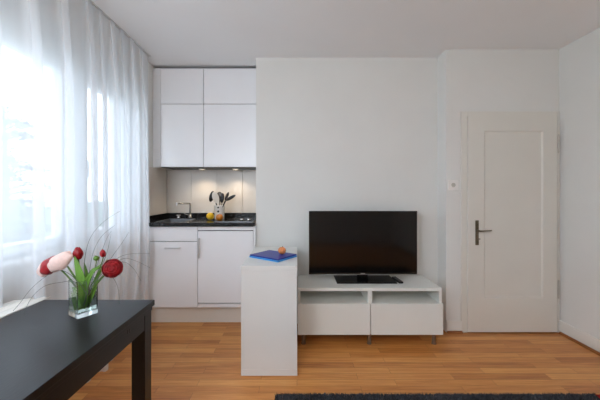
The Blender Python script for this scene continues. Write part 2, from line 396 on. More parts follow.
bm = B(); add_lathe(bm, [(0,ZW1+.0005), (.017,ZW1+.0005), (.017,ZW1+.022), (.013,ZW1+.024), (.013,ZW1+.03), (.024,ZW1+.032), (.024,ZW1+.042), (0,ZW1+.043)], (kx,3.25,0)); obj('knob_body', bm, M['chrome'], t, smooth=True)
# hob
t = thing('hob', (-.66, 3.11, ZW1), 'black glass hob set in the worktop beside the wall corner', 'hob')
box('glass_plate', M['glassblack'], (-.80, -.43, 2.90, 3.30, ZW1+.0005, ZW1+.006), t, bev=.002)
boxes('metal_rim', M['sink'], [(-.803,-.427,2.896,2.8995,ZW1+.0005,ZW1+.007), (-.803,-.8005,2.8995,3.304,ZW1+.0005,ZW1+.007), (-.4295,-.427,2.8995,3.304,ZW1+.0005,ZW1+.007)], t)
for (x, y) in ((-.545, 2.955), (-.475, 2.955)):
    bm = B(); add_lathe(bm, [(0,ZW1+.0065), (.017,ZW1+.0065), (.016,ZW1+.026), (.012,ZW1+.028), (0,ZW1+.028)], (x,y,0)); obj('control_knob', bm, M['chrome'], t, smooth=True)
for (x, y, r) in ((-.66, 3.16, .07), (-.53, 3.20, .05)):
    bm = B(); add_lathe(bm, [(r-.003,ZW1+.0063), (r-.003,ZW1+.0066), (r,ZW1+.0066), (r,ZW1+.0063)], (x,y,0), 48); obj('cooking_zone', bm, M['cabcore'], t)

# base units
YD0 = YF; s = 300/YF
zx = lambda x: (x-297)/s
zz_ = lambda y: CZ-(y-192)/s
xa, xb, xc, xe = XL+.001, zx(197.6), zx(253.3), XN-.001
zbot = zz_(307.5); zplt = .0005
t = thing('sink_cabinet', ((xa+xb)/2, 3.1, .17), 'white base cabinet under the sink with one bar handle', 'cabinet')
boxes('cabinet_body', M['cabcore'], [(xa, xb-.001, YF+.02, YK-.03, zbot, zbot+.018), (xa, xa+.016, YF+.02, YK-.03, zbot+.018, ZW0-.001), (xb-.017, xb-.001, YF+.02, YK-.03, zbot+.018, ZW0-.001), (xa+.016, xb-.017, YK-.04, YK-.03, zbot+.018, ZW0-.001)], t)
door_panel('front_panel', M['cab'], xa+.001, xb-.0025, zz_(241.3), zz_(226.8), YF, t)
dd = door_panel('door', M['cab'], xa+.001, xb-.0025, zbot, zz_(242.0), YF, t)
bm = B(); hx0, hx1, hz = zx(165), zx(181), zz_(247.8)
add_tube(bm, [(hx0+.008,YF+.001,hz), (hx0+.008,YF-.018,hz)], .004, 8, 0); add_tube(bm, [(hx1-.008,YF+.001,hz), (hx1-.008,YF-.018,hz)], .004, 8, 0)
add_box(bm, hx0, hx1, YF-.026, YF-.016, hz-.006, hz+.006, .003); obj('handle', bm, M['silver'], dd)
t = thing('refrigerator', ((xb+xc)/2, 3.1, .17), 'white built in fridge front with a vertical grip at its left edge', 'refrigerator')
box('cabinet_body', M['cabcore'], (xb+.001, xc-.001, YF+.02, YK-.03, zbot, ZW0-.001), t)
door_panel('top_rail', M['cab'], xb+.0015, xc-.001, zz_(230.2), zz_(226.8), YF+.002, t, .017)
dd = door_panel('door', M['cab'], xb+.0025, xc-.003, zz_(302.8), zz_(231.2), YF-.004, t, .022)
door_panel('bottom_rail', M['cab'], xb+.0015, xc-.001, zbot, zz_(304), YF+.002, t, .017)
bm = B(); add_box(bm, zx(197.8)+.002, zx(200.3), YF-.028, YF-.0045, zz_(258), zz_(237.5), .004); obj('handle', bm, M['silver'], dd)
tag(box('end_panel', M['cab'], (xc, xe, YF-.001, YK-.03, .0005, ZW0-.001), bev=.001), 'narrow white side panel closing the kitchen at the wall corner', 'panel')
tag(box('plinth', M['plinth'], (xa, xc-.001, YF+.075, YF+.093, zplt, zbot-.002), bev=.001), 'cream plinth board along the floor under the kitchen cabinets', 'plinth')

# things on the worktop
def fruit(name, m, x, Y, zb_, r, label, cat, sq=.95, tip=0, stalk=False, rot=0):
    bm = B(); n = 20; prof = []
    for k in range(n+1):
        a = PI*k/n; rr = r*math.sin(a); z = -r*sq*math.cos(a)
        if tip: z *= 1+tip*abs(math.cos(a))**6
        if k > n-3: z -= r*.02*(k-(n-3)) if not tip else 0
        prof.append((rr if 0 < k < n else 0, z))
    add_lathe(bm, prof, (0,0,0), 28)
    h = -min(p[1] for p in prof)
    t = thing(name, (x, Y, zb_), label, cat)
    if tip: rotm = (0, PI/2, rot); hh = r
    else: rotm = (.15, .1, rot); hh = h
    o = obj('skin', bm, m, t, smooth=True); o.location = (0, 0, hh+.0005); o.rotation_euler = rotm
    if stalk:
        bm = B(); add_tube(bm, [(0,0,h-.003), (.002,0,h+.006), (.004,.001,h+.009)], .002, 6); c = obj('stalk', bm, M['bark'], t); c.location = (0,0,hh); c.rotation_euler = rotm
    return t
p = P(210.3, 220, 3.10); fruit('lemon', M['lemon'], p.x, 3.10, ZW1, .039, 'yellow lemon on the black worktop left of the utensil pot', 'fruit', .95, .12, rot=.5)
p = P(219.5, 220, 3.03); fruit('onion', M['amber'], p.x, 3.03, ZW1, .037, 'amber onion on the worktop in front of the utensil pot', 'vegetable', .9, stalk=True)
ux, uy = P(219.5, 220, 3.14).x, 3.14
t = thing('utensil_pot', (ux, uy, ZW1), 'white ceramic pot holding kitchen utensils beside the lemon', 'pot')
bm = B(); add_lathe(bm, [(0,ZW1+.0005), (.046,ZW1+.0005), (.05,ZW1+.006), (.053,ZW1+.15), (.0545,ZW1+.152), (.050,ZW1+.152), (.047,ZW1+.01), (0,ZW1+.01)], (ux,uy,0), 32); pot = obj('pot_body', bm, M['ceramic'], t, smooth=True)
for zc, rr in ((1.075, .011), (1.115, .009)):
    bm = B(); add_cyl(bm, (ux,uy-.0505-.0008,zc), (ux,uy-.0535,zc), rr, n=16); obj('dark_dot', bm, M['darkplastic'], t)
def utensil(name, pts, rad, headf, m, label, hm=None):
    t = thing(name, pts[0], label, 'utensil', None)
    bm = B(); add_tube(bm, pts, rad, 8); obj('handle', bm, m, t, smooth=True)
    bm = headf(); obj('head', bm, hm or m, t, smooth=True)
def headell(c, d, a, b_, th, n=Vector((0,-1,0))):
    def f():
        bm = B(); bmesh.ops.create_uvsphere(bm, u_segments=20, v_segments=12, radius=1)
        dv = Vector(d).normalized(); s_ = dv.cross(n).normalized(); nn = s_.cross(dv)
        for v in bm.verts: v.co = Vector(c)+dv*v.co.x*a+s_*v.co.y*b_+nn*v.co.z*th
        return bm
    return f
zb0 = ZW1+.013
def UP(x, y, dy=0): return P(x, y, uy+dy)
a_ = UP(213.3, 196.5, .0)
utensil('ladle', [(ux+.01,uy,zb0), UP(216.5,205,.02), UP(214.5,194.5,.01), UP(213,191.5,0), UP(211.2,193,-.01)], .006, headell(UP(211.8,196.5,-.01), (UP(211.0,200,0)-UP(213,193,0)), .058, .026, .018), M['darkplastic'], 'black ladle hanging over the left rim of the utensil pot')
utensil('spatula', [(ux+.022,uy-.01,zb0), UP(218.5,208,-.02), UP(216.6,200,-.03)], .005, headell(UP(215.6,197.5,-.03), (UP(214,193,0)-UP(217.5,203,0)), .062, .034, .005), M['utwood'], 'pale spatula in the middle of the utensil pot')
utensil('slotted_spoon', [(ux-.012,uy+.012,zb0), UP(219.8,205,.02), UP(219.5,199,.02)], .005, headell(UP(219.6,196.3,.02), (0,0,1), .048, .034, .01), M['meshmetal'], 'grey metal spoon standing upright in the utensil pot')
utensil('serving_fork', [(ux-.02,uy-.012,zb0), UP(221.5,206,-.015), UP(222,200,-.01)], .005, headell(UP(222.2,198,-.01), (.1,0,1), .052, .022, .008), M['darkplastic'], 'dark broad utensil just right of the grey spoon in the pot')
utensil('cooking_spoon', [(ux-.03,uy+.0,zb0), UP(222.8,206,.0), UP(225,201,.0)], .005, headell(UP(226.8,196.3,0), (UP(228,193,0)-UP(225,200,0)), .048, .015, .008), M['darkplastic'], 'slim black utensil leaning right, steeper of the two')
utensil('pan_turner', [(ux-.025,uy-.022,zb0+.004), UP(222.8,206.5,-.03), UP(226,200.5,-.04)], .005, headell(UP(230.7,197.8,-.04), (UP(234,196,0)-UP(227,200,0)), .058, .017, .008), M['darkplastic'], 'black utensil leaning furthest right out of the pot')

# ---------------------------------------------------------------- white side unit
sx = (-.387, .0025); sy = (2.076, 2.80)
t = thing('side_table', (sum(sx)/2, sum(sy)/2, 0), 'narrow white waist high unit between the kitchen and the television bench', 'cabinet')
box('top_board', M['side'], (sx[0]-.001, sx[1], sy[0]-.001, sy[1], .728, .762), t, bev=.0015)
box('side_panel', M['side'], (sx[0]+.004, sx[1]-.002, sy[0], sy[1]-.002, .048, .7275), t, bev=.001)
box('bottom_board', M['side'], (sx[0]-.001, sx[1], sy[0]-.001, sy[1], .003, .0475), t, bev=.0015)
box('edge_strip', M['side'], (sx[0], sx[0]+.0038, sy[0], sy[1]-.002, .0478, .7277), t)
for x in (sx[0]+.05, sx[1]-.05):
    for y in (sy[0]+.05, sy[1]-.05):
        bm = B(); add_cyl(bm, (x,y,.0003), (x,y,.0028), .015); obj('foot', bm, M['darkplastic'], t)
# blue case
t = thing('laptop_sleeve', (-.187, 2.362, .762), 'flat blue case with light blue edges lying on the white unit', 'case')
bt = B(); add_box(bt, -.147, .147, -.1185, .1185, .0008, .012, .004, 3)
lo_ = obj('lower_half', bt, M['cyan'], t); lo_.location = (0,0,0)
bt = B(); add_box(bt, -.145, .145, -.1175, .1175, .0125, .0235, .005, 3)
up_ = obj('cover', bt, M['blue'], t); up_.location = (0,0,0)
t.rotation_euler = (0,0,math.radians(-36))
fruit('onion', M['peach'], -.118, 2.365, .7852, .031, 'small orange and pink onion on top of the blue case', 'vegetable', .92, stalk=True)

# ---------------------------------------------------------------- television bench
bx0, bx1, by0, by1 = .008, 1.202, 2.492, 2.884
t = thing('television_bench', ((bx0+bx1)/2, (by0+by1)/2, 0), 'low white television bench with two drawers and open shelves above them', 'tv bench')
box('top_board', M['bench'], (bx0, bx1, by0-.001, by1, .452, .478), t, bev=.0015)
xm = (370.6-297)/121.3
boxes('frame', M['bench'], [(bx0, bx0+.02, by0, by1, .100, .4515), (bx1-.02, bx1, by0, by1, .100, .4515), (xm-.018, xm+.018, by0, by1, .100, .4515), (bx0+.02, bx1-.02, by0+.0005, by1, .1, .118)], t)
for a, b_ in ((bx0+.02, xm-.018), (xm+.018, bx1-.02)):
    box('shelf', M['bench'], (a+.0005, b_-.0005, by0+.01, by1-.008, .334, .350), t)
    box('back_panel', M['bench'], (a+.0005, b_-.0005, by1-.007, by1-.001, .1185, .4510), t)
for a, b_ in ((bx0-.001, xm-.0035), (xm+.0035, bx1+.003)):
    box('drawer_front', M['bench'], (a, b_, by0-.021, by0-.003, .098, .354), t, bev=.0015)
for y in (by0+.03, by1-.04):
    for x in (.055, xm, 1.150):
        bm = B(); add_cyl(bm, (x,y,.0005), (x,y,.0997), .016, .016, 20); add_cyl(bm, (x,y,.0005), (x,y,.008), .019, .019, 20)
        obj('leg', bm, M['legmetal'], t, smooth=False)
# television
ty0 = 2.715
t = thing('television', (.60, 2.73, .478), 'flat black television on its stand on the white bench', 'television')
tx0, tx1, tz0, tz1 = .108, 1.086, .532, 1.103
box('back_shell', M['darkplastic'], (tx0+.004, tx1-.004, ty0+.012, ty0+.035, tz0+.003, tz1-.003), t, bev=.004)
box('back_bulge', M['darkplastic'], (tx0+.18, tx1-.18, ty0+.0355, ty0+.06, tz0+.03, tz1-.15), t, bev=.008)
boxes('bezel', M['tvplastic'], [(tx0, tx0+.011, ty0-.003, ty0+.0118, tz0, tz1), (tx1-.011, tx1, ty0-.003, ty0+.0118, tz0, tz1), (tx0+.011, tx1-.011, ty0-.003, ty0+.0118, tz1-.011, tz1), (tx0+.011, tx1-.011, ty0-.003, ty0+.0118, tz0, tz0+.017)], t, bev=.001)
boxes('silver_edge', M['silver'], [(tx0-.0025, tx0-.0003, ty0-.002, ty0+.03, tz0-.002, tz1), (tx1+.0003, tx1+.0025, ty0-.002, ty0+.03, tz0-.002, tz1), (tx0, tx1, ty0-.002, ty0+.03, tz0-.0032, tz0-.0004)], t)
box('screen', M['screen'], (tx0+.0112, tx1-.0112, ty0, ty0+.0117, tz0+.0172, tz1-.0112), t)
box('neck', M['tvplastic'], (.545, .645, ty0+.004, ty0+.03, .490, tz0-.004), t, bev=.006)
box('badge', M['silver'], (.575, .615, ty0-.0042, ty0-.0032, tz0+.004, tz0+.0085), t)
box('stand_base', M['tvplastic'], (.345, .872, 2.60, 2.835, .4785, .4895), t, bev=.004)
t = thing('remote_control', (.90, 2.69, .478), 'dark slim remote control beside the television stand', 'remote control')
bm = B(); add_box(bm, -.02, .02, -.085, .085, .0006, .017, .005, 3); o = obj('remote_body', bm, M['darkplastic'], t); o.location = (0,0,0)
bm = B()
for i in range(3):
    for j in range(6): add_cyl(bm, (-.011+.011*i, -.05+.02*j, .0168), (-.011+.011*i, -.05+.02*j, .0182), .0035, n=10)
o = obj('buttons', bm, M['cabcore'], t); o.location = (0,0,0)
t.rotation_euler = (0,0,math.radians(4))

# ---------------------------------------------------------------- dining table
ZT = .740
tx0, tx1, ty0, ty1 = -1.254, -.706, .58, 1.49
t = thing('dining_table', ((tx0+tx1)/2, (ty0+ty1)/2, 0), 'black brown dining table holding the flower vase beside the curtain', 'table')
box('tabletop', M['black'], (tx0, tx1, ty0, ty1, ZT-.026, ZT), t, bev=.002)
box('extension_leaf', M['black'], (tx0+.008, tx1-.008, ty0+.008, ty1-.008, ZT-.046, ZT-.0265), t, bev=.001)
lw = .064; ax1 = tx1-.015; ax0 = tx0+.015; ay0, ay1 = ty0+.015, ty1-.0
for x in (ax0, ax1-lw):
    for y in (ay0, ty1-.004-lw):
        box('leg', M['black'], (x, x+lw, y, y+lw, .0005, ZT-.0465), t, bev=.002)
boxes('apron', M['black'], [(ax1-.024, ax1-.001, ay0+lw+.002, ty1-.004-lw-.003, .620, ZT-.047), (ax0+.001, ax0+.024, ay0+lw+.002, ty1-.004-lw-.003, .620, ZT-.047),
    (ax0+lw+.002, ax1-lw-.002, ty1-.030, ty1-.008, .620, ZT-.047), (ax0+lw+.002, ax1-lw-.002, ay0+.002, ay0+.024, .620, ZT-.047)], t)
ps = [P(127.7,331,300*.722/169.3), P(129.6,330,300*.722/167.4)]
for q in ps:
    bm = B(); add_box(bm, ax1-.001, ax1+.0015, q.y-.005, q.y+.003, q.z-.010, q.z+.008, .0005); obj('lock_slot', bm, M['darkplastic'], t)

# ---------------------------------------------------------------- vase and flowers
vx, vy = -.936, 1.314; ang = math.radians(58)
v = thing('vase', (vx, vy, ZT), 'square clear glass vase of water holding the red and white flowers', 'vase')
def sq(bm, h, z): return [bm.verts.new((sx_*h, sy_*h, z)) for sx_, sy_ in ((-1,-1),(1,-1),(1,1),(-1,1))]
bm = B(); H = .155
R = [sq(bm,.040,.0005), sq(bm,.0405,H), sq(bm,.0365,H), sq(bm,.036,.020)]
bm.faces.new(R[0][::-1])
for p, q in zip(R, R[1:]):
    for k in range(4): bm.faces.new((p[k], p[(k+1)%4], q[(k+1)%4], q[k]))
bm.faces.new(R[-1])
es = [e for e in bm.edges]
bmesh.ops.bevel(bm, geom=es, offset=.0015, segments=2, affect='EDGES')
o = obj('vase_glass', bm, M['vase'], v); o.location = (0,0,0); v.rotation_euler = (0,0,ang)
bm = B(); add_box(bm, -.0357,.0357,-.0357,.0357,.0205,.105); o = obj('water', bm, M['water'], v); o.location = (0,0,0)

def petal_bm(bm, c, axis, side, L_, W, cup, open_, n=8, mshape=None):
    """one cupped petal; axis = pointing direction, side = outward direction"""
    axis = Vector(axis).normalized(); side = Vector(side); side = (side-axis*side.dot(axis)).normalized(); tan = axis.cross(side)
    rows = []
    for i in range(n+1):
        u = i/n
        w = W*math.sin(PI*(.12+.80*u))**.8 if u < 1 else W*.18
        d = cup*math.sin(PI*min(1,u*.9+.05))+open_*u*u
        row = []
        for j in range(n+1):
            a = (j/n-.5)*2
            row.append(bm.verts.new(Vector(c)+axis*(L_*u*(1-.06*a*a))+tan*(w*a)+side*(d-cup*.75*a*a*(w/W))))
        rows.append(row)
    for i in range(n):
        for j in range(n): bm.faces.new((rows[i][j], rows[i][j+1], rows[i+1][j+1], rows[i+1][j]))
def solid(o, th=.0012):
    md = o.modifiers.new('thick', 'SOLIDIFY'); md.thickness = th; return o
def bloomstem(t, pts, r=.0028):
    bm = B(); add_tube(bm, pts, r, 8); return obj('stem', bm, M['stem'], t, smooth=True)
ca, sa = math.cos(ang), math.sin(ang)
def VB(lx, ly, z): return Vector((vx+lx*ca-ly*sa, vy+lx*sa+ly*ca, ZT+z))

def tulip(name, c, axis, L_, W, cols, label, cup=.6, rot=0, inner=.7, parts=6, open_=0):
    axis = Vector(axis).normalized(); s0 = axis.orthogonal().normalized(); s0.rotate(Matrix.Rotation(rot,3,axis))
    t = thing(name, VB(.0,.0,.022), label, 'flower', 'cut flowers in the vase')
    for k in range(parts):
        sd = s0.copy(); sd.rotate(Matrix.Rotation(k*2*PI/parts+(0 if k%2 else .1),3,axis))
        bm = B(); petal_bm(bm, c, axis, sd, L_*(1 if k%2 else .95), W, W*cup*(1 if k%2 else inner), open_)
        solid(obj('petal', bm, M[cols[k%len(cols)]], t, smooth=True))
    return t
Yv = 1.30
# big blush and red flower leaning left: broad pale petals in front, red ones, pale ones behind
def leaning(label, cen, ax, a, b_, th, m, name):
    t = thing(name, VB(0,0,.022), label, 'flower', 'cut flowers in the vase'); return t
def blob_petals(t, specs):
    for (cx_, cy_, Y, ax, a, b_, th, m, tilt) in specs:
        c = P(cx_, cy_, Y); d = Vector((math.cos(ax), 0, math.sin(ax))); n = Vector((math.sin(tilt)*-math.sin(ax), -math.cos(tilt), math.sin(tilt)*math.cos(ax)))
        bm = B(); bmesh.ops.create_uvsphere(bm, u_segments=28, v_segments=16, radius=1)
        s_ = n.cross(d).normalized()
        for vtx in bm.verts:
            q = vtx.co.copy()
            wv = 1+.05*math.sin(5*math.atan2(q.y,q.x)+cx_)
            w = 1-.12*q.x
            vtx.co = c+d*q.x*a*wv+s_*q.y*b_*w*wv+n*(q.z*th+ -.25*th*(q.x*q.x+q.y*q.y))
        obj('petal', bm, M[m], t, smooth=True)
s1 = Yv/300
t = thing('tulip', VB(.0,.0,.022), 'large drooping blush white tulip with a broad oval pale head at the left', 'flower', 'cut flowers in the vase')
blob_petals(t, [(60,261.5,1.27, math.radians(33), 13*s1, 7.8*s1, .016, 'blush', 0), (61,259.5,1.285, math.radians(32), 12*s1, 6.5*s1, .015, 'blush', .3), (58.5,263.5,1.288, math.radians(34), 12*s1, 7*s1, .012, 'blush', -.2)])
bloomstem(t, [P(64,262,1.285), P(70,270,1.285), P(78,282,1.295), P(86,296,1.31), VB(.012,-.02,.03)], .0036)
t = thing('tulip', VB(.0,.0,.022), 'red tulip with a pale rim tucked behind the big blush tulip', 'flower', 'cut flowers in the vase')
blob_petals(t, [(49,265.5,1.305, math.radians(44), 11.5*s1, 7.5*s1, .018, 'red', .1), (45,267.8,1.335, math.radians(48), 11*s1, 6.8*s1, .016, 'blush', .1), (52,263,1.325, math.radians(40), 9*s1, 5*s1, .014, 'red', .3)])
bloomstem(t, [P(54,267,1.325), P(61,270,1.325), P(70,279,1.32), P(80,292,1.315), VB(.0,-.012,.03)], .0034)
# upright red tulip bud
c = P(78.5, 259.5, 1.30)
t = tulip('tulip', c, (-.12,.05,1), 12.5*s1, 4.5*s1, ['red'], 'upright red tulip bud behind the broad green leaf', .85, .5, .8, 6, .004)
bloomstem(t, [c+Vector((0,0,.003)), P(79.5,270,1.30), P(82,285,1.305), VB(-.008,.006,.03)], .003)
# round red ranunculus at right
c = P(112.8, 268.3, 1.29); rr = 8.8*s1
t = thing('ranunculus', VB(.0,.0,.022), 'full round dark red ranunculus at the right of the bouquet', 'flower', 'cut flowers in the vase')
bm = B(); bmesh.ops.create_uvsphere(bm, u_segments=20, v_segments=14, radius=rr*.62)
for q in bm.verts: q.co += c
obj('heart', bm, M['red'], t, smooth=True)
ax = Vector((.35,-.9,.25)).normalized(); s0 = ax.orthogonal().normalized()
for layer, (nn, R0, th0, th1) in enumerate(((5, .70, .25, 1.2), (6, .80, .55, 1.7), (7, .90, .8, 2.2), (7, 1.0, 1.15, 2.9))):
    for k in range(nn):
        bm = B(); a0 = 2*PI*(k+.37*layer)/nn; half = PI/nn*1.25; rows = []
        for i in range(9):
            u = i/8; th = th1+(th0-th1)*u; wv = half*(math.sin(PI*(.2+.62*u))**.6)
            rows.append([])
            for j in range(9):
                ph = a0+wv*(j/4-1)
                Rr = rr*(R0+.045*(1-(j/4-1)**2)+.05*u*(1 if u > .8 else 0))
                dv = ax*math.cos(th)+(s0*math.cos(ph)+ax.cross(s0)*math.sin(ph))*math.sin(th)
                rows[-1].append(bm.verts.new(c+dv*Rr))
        for i in range(8):
            for j in range(8): bm.faces.new((rows[i][j], rows[i][j+1], rows[i+1][j+1], rows[i+1][j]))
        solid(obj('petal', bm, M['red'], t, smooth=True), .001)
bloomstem(t, [c+Vector((-.01,.01,-.01)), P(105,275,1.30), P(97,284,1.305), P(88,297,1.31), VB(-.018,.012,.03)], .0032)
# small half open red bud with green sepals, and a green bud
c = P(103.5, 257, 1.33)
t = tulip('ranunculus_bud', c, (-.15,.0,1), 8*s1, 2.8*s1, ['red'], 'small red bud above the round red ranunculus', .8, .3, .8, 5, .003)
bloomstem(t, [c+Vector((0,0,.002)), P(101,265,1.325), P(94,280,1.32), VB(-.005,.02,.03)], .0022)
c = P(96.8, 260.5, 1.31)
t = tulip('green_bud', c, (-.05,-.3,1), 5.5*s1, 2.6*s1, ['leaf'], 'small tight green bud in the middle of the bouquet', .8, .3, .8, 6, 0)
bloomstem(t, [c+Vector((0,0,.001)), P(95,268,1.31), P(90,282,1.31), VB(.004,.012,.03)], .002)
# leaves: each spray one thing
def leafblade(t, pts, W, twist=0, nrm=Vector((0,-1,0))):
    pc = catmull(pts, 6); bm = B(); rows = []
    for i, p in enumerate(pc):
        u = i/(len(pc)-1); tg = (pc[min(i+1,len(pc)-1)]-pc[max(0,i-1)]).normalized()
        n_ = nrm.copy(); n_.rotate(Matrix.Rotation(twist*u,3,tg)); s_ = tg.cross(n_).normalized(); n2 = s_.cross(tg)
        w = W*(math.sin(PI*min(1,.18+.82*u))**.8) if u < .999 else .0002
        rows.append([bm.verts.new(p+s_*w*a+n2*(abs(a)*w*.35)) for a in (-1,-.5,0,.5,1)])
    for a, b_ in zip(rows, rows[1:]):
        for j in range(4): bm.faces.new((a[j], a[j+1], b_[j+1], b_[j]))
    return solid(obj('leaf', bm, M['leaf'], t, smooth=True), .0008)
t = thing('leafy_spray', VB(0,0,.022), 'broad green leaves and stems rising through the middle of the vase', 'leaves')
leafblade(t, [VB(-.004,-.002,.03), P(84,296,1.30), P(83,284,1.29), P(79,270,1.285), P(74.5,256,1.285)], 4.6*s1, .3)
leafblade(t, [VB(.006,.004,.03), P(86,300,1.30), P(87,285,1.29), P(92,274,1.285), P(101,264,1.28)], 2.8*s1, -.4)
leafblade(t, [VB(.0,.01,.03), P(84,298,1.31), P(85,288,1.31), P(87,276,1.32), P(84,262,1.33)], 2.6*s1, .5)
leafblade(t, [VB(.01,.0,.03), P(90,300,1.31), P(95,287,1.31), P(98,276,1.31), P(108,258,1.31)], 2.0*s1, .5)
leafblade(t, [VB(-.01,-.01,.03), P(82,300,1.31), P(79,291,1.30), P(83,282,1.29), P(89,276,1.28)], 3.0*s1, -.6)
leafblade(t, [VB(-.02,-.01,.03), P(78,300,1.31), P(76,290,1.31), P(73,287,1.31)], 2.4*s1, .2)
leafblade(t, [VB(.02,.01,.03), P(90,300,1.31), P(94,291,1.31), P(97,285,1.31)], 2.2*s1, -.2)
leafblade(t, [VB(.0,.0,.03), P(88,282,1.31), P(92,272,1.32), P(98,268,1.33), P(104,267,1.33)], 2.2*s1, -.2)
# fine grass blades
gr = [
 [(87,290),(84,270),(87,247),(94,232),(106,220),(120,211)],
 [(88,290),(90,268),(94,250),(102,236),(115,225)],
 [(89,290),(98,262),(103,248),(107,238),(111.5,231)],
 [(89,290),(101,268),(107,252),(109.5,242),(111,234)],
 [(90,288),(104,268),(114,254),(122,243),(129,232)],
 [(90,290),(104,270),(118,258),(130,254),(150,253.5)],
 [(90,290),(104,272),(122,259),(136,261),(150,268)],
 [(90,292),(106,272),(122,262),(133,268),(141,281)],
 [(90,294),(103,276),(112,277),(118,288),(119.5,304)],
 [(86,294),(74,282),(60,282.5),(45,286),(33,296),(25.5,310),(23.5,326)],
 [(86,294),(72,276),(58,270),(45,277),(31,289),(20,303),(13,311)],
]
gl = ['tallest arching grass blade reaching over the vase', 'pale grass blade arching just inside the tallest one', 'thin upright grass blade above the small red bud', 'thin straight grass blade right behind the upright one', 'thin grass blade leaning right above the round red flower',
      'grass blade running level to the right across the curtain', 'faint grass blade drooping to the right in front of the curtain', 'short grass blade bending down right of the round red flower', 'grass blade hanging down to the table at the right', 'lower long grass blade arching left over the table', 'upper long grass blade arching left past the drooping tulips']
for i, pts in enumerate(gr):
    Y = 1.28+.012*(i%5)
    t = thing('grass_blade', VB(0,0,.022), gl[i], 'grass', 'fine grass blades in the vase')
    bm = B(); L3 = [VB(.004*(i%5-2), .004*(i%3-1), .03)]+[P(x, y, Y+(.02*k if i < 9 else -.004*k)) for k, (x, y) in enumerate(pts)]
    add_tube(bm, L3, lambda t_: .0014*(1-.6*t_), 6); obj('blade', bm, M['grass'], t, smooth=True)

# ---------------------------------------------------------------- curtain
XCU = -1.405; Y0c, Y1c = -1.7, 2.845
rnd = random.Random(3)
folds = [-1.5,-1.33,-1.1,-.95,-.72,-.5,-.3,-.12,.1,.28,.5,.66,.88,1.06,1.22]
F = [(y, .035, .05) for y in folds] + [(1.37,.03,.045),(1.553,.046,.075),(1.776,.044,.068),(2.005,.036,.06),(2.13,.034,.05),(2.26,.036,.065),(2.39,.034,.055),(2.53,.036,.065),(2.70,.034,.055)]
path = [(0, Y0c)]
for (y, w_, d_) in F:
    path += [(0, y-w_), (d_*.45, y-w_*.42), (d_*.85, y-w_*.62), (d_, y), (d_*.85, y+w_*.62), (d_*.45, y+w_*.42), (0, y+w_)]
path += [(0, Y1c)]
dense = []
pv = [Vector((a, b_, 0)) for a, b_ in path]
dense = catmull(pv, 5)
def curt():
    bm = B(); rows = []; nz = 26; zt_, zb_ = ZC-.012, .012
    for k in range(nz+1):
        u = k/nz; z = zt_+(zb_-zt_)*u; row = []
        amp = .35+.65*min(1, u*4); amp *= 1+.25*u
        for p in dense:
            hem_ = 1-.5*max(0,(u-.75)*4) if p.y < 2.05 or p.y > 2.2 else 1; nx_ = noise.noise(Vector((p.y*2.1, z*.7, 1.3)))*.012*u; ny_ = noise.noise(Vector((p.y*3.0, z*.8, 7.7)))*.010*u
            end = max(0, (p.y-2.55)/.3)
            row.append(bm.verts.new((XCU+p.x*amp*hem_-.02*max(0,(u-.7)/.3)*(1 if hem_<1 else 0)+nx_+.012*u*end, p.y+ny_+end*(-.02+.03*u), z)))
        rows.append(row)
    for a, b_ in zip(rows, rows[1:]):
        for j in range(len(a)-1): bm.faces.new((a[j], a[j+1], b_[j+1], b_[j]))
    return bm
t = thing('curtain', (XCU, .8, 0), 'floor length sheer white curtain drawn across the window wall', 'curtain')
obj('sheer_cloth', curt(), M['voile'], t, smooth=True)
for k, (y, w_, d_) in enumerate(F):
    bm = B(); add_box(bm, XCU-.004, XCU+.010, y-.014, y+.014, ZC-.024, ZC-.0105, .002); obj('glider_hook', bm, M['hook'], t)
# fabric caught and folded between table edge and curtain
bm = B(); rows = []
for i in range(22):
    u = i/21; X = -1.256-(u*.125); row = []
    for j in range(30):
        v_ = j/29; Y = .55+v_*.98
        z = .741+.004*u-.05*max(0,(v_-.93))*6*u+.008*math.sin(u*17+2.2*v_+.8*math.sin(v_*9))*(.4+.6*u)+.006*noise.noise(Vector((X*30,Y*6,0)))
        row.append(bm.verts.new((X, Y, z)))
    rows.append(row)
for a, b_ in zip(rows, rows[1:]):
    for j in range(29): bm.faces.new((a[j], a[j+1], b_[j+1], b_[j]))
o = solid(obj('gathered_fold', bm, mat('bunched voile', (232,230,224), .9, var=.03), t, smooth=True), .002)
t = thing('curtain_rail', (XCU, .6, ZC), 'slim white curtain rail fixed along the ceiling above the sheer curtain', 'curtain rail')
boxes('track', M['rail'], [(XCU-.012, XCU+.012, YB+.01, 2.86, ZC-.0040, ZC-.0004), (XCU-.012, XCU-.009, YB+.01, 2.86, ZC-.010, ZC-.004), (XCU+.009, XCU+.012, YB+.01, 2.86, ZC-.010, ZC-.004)], t)

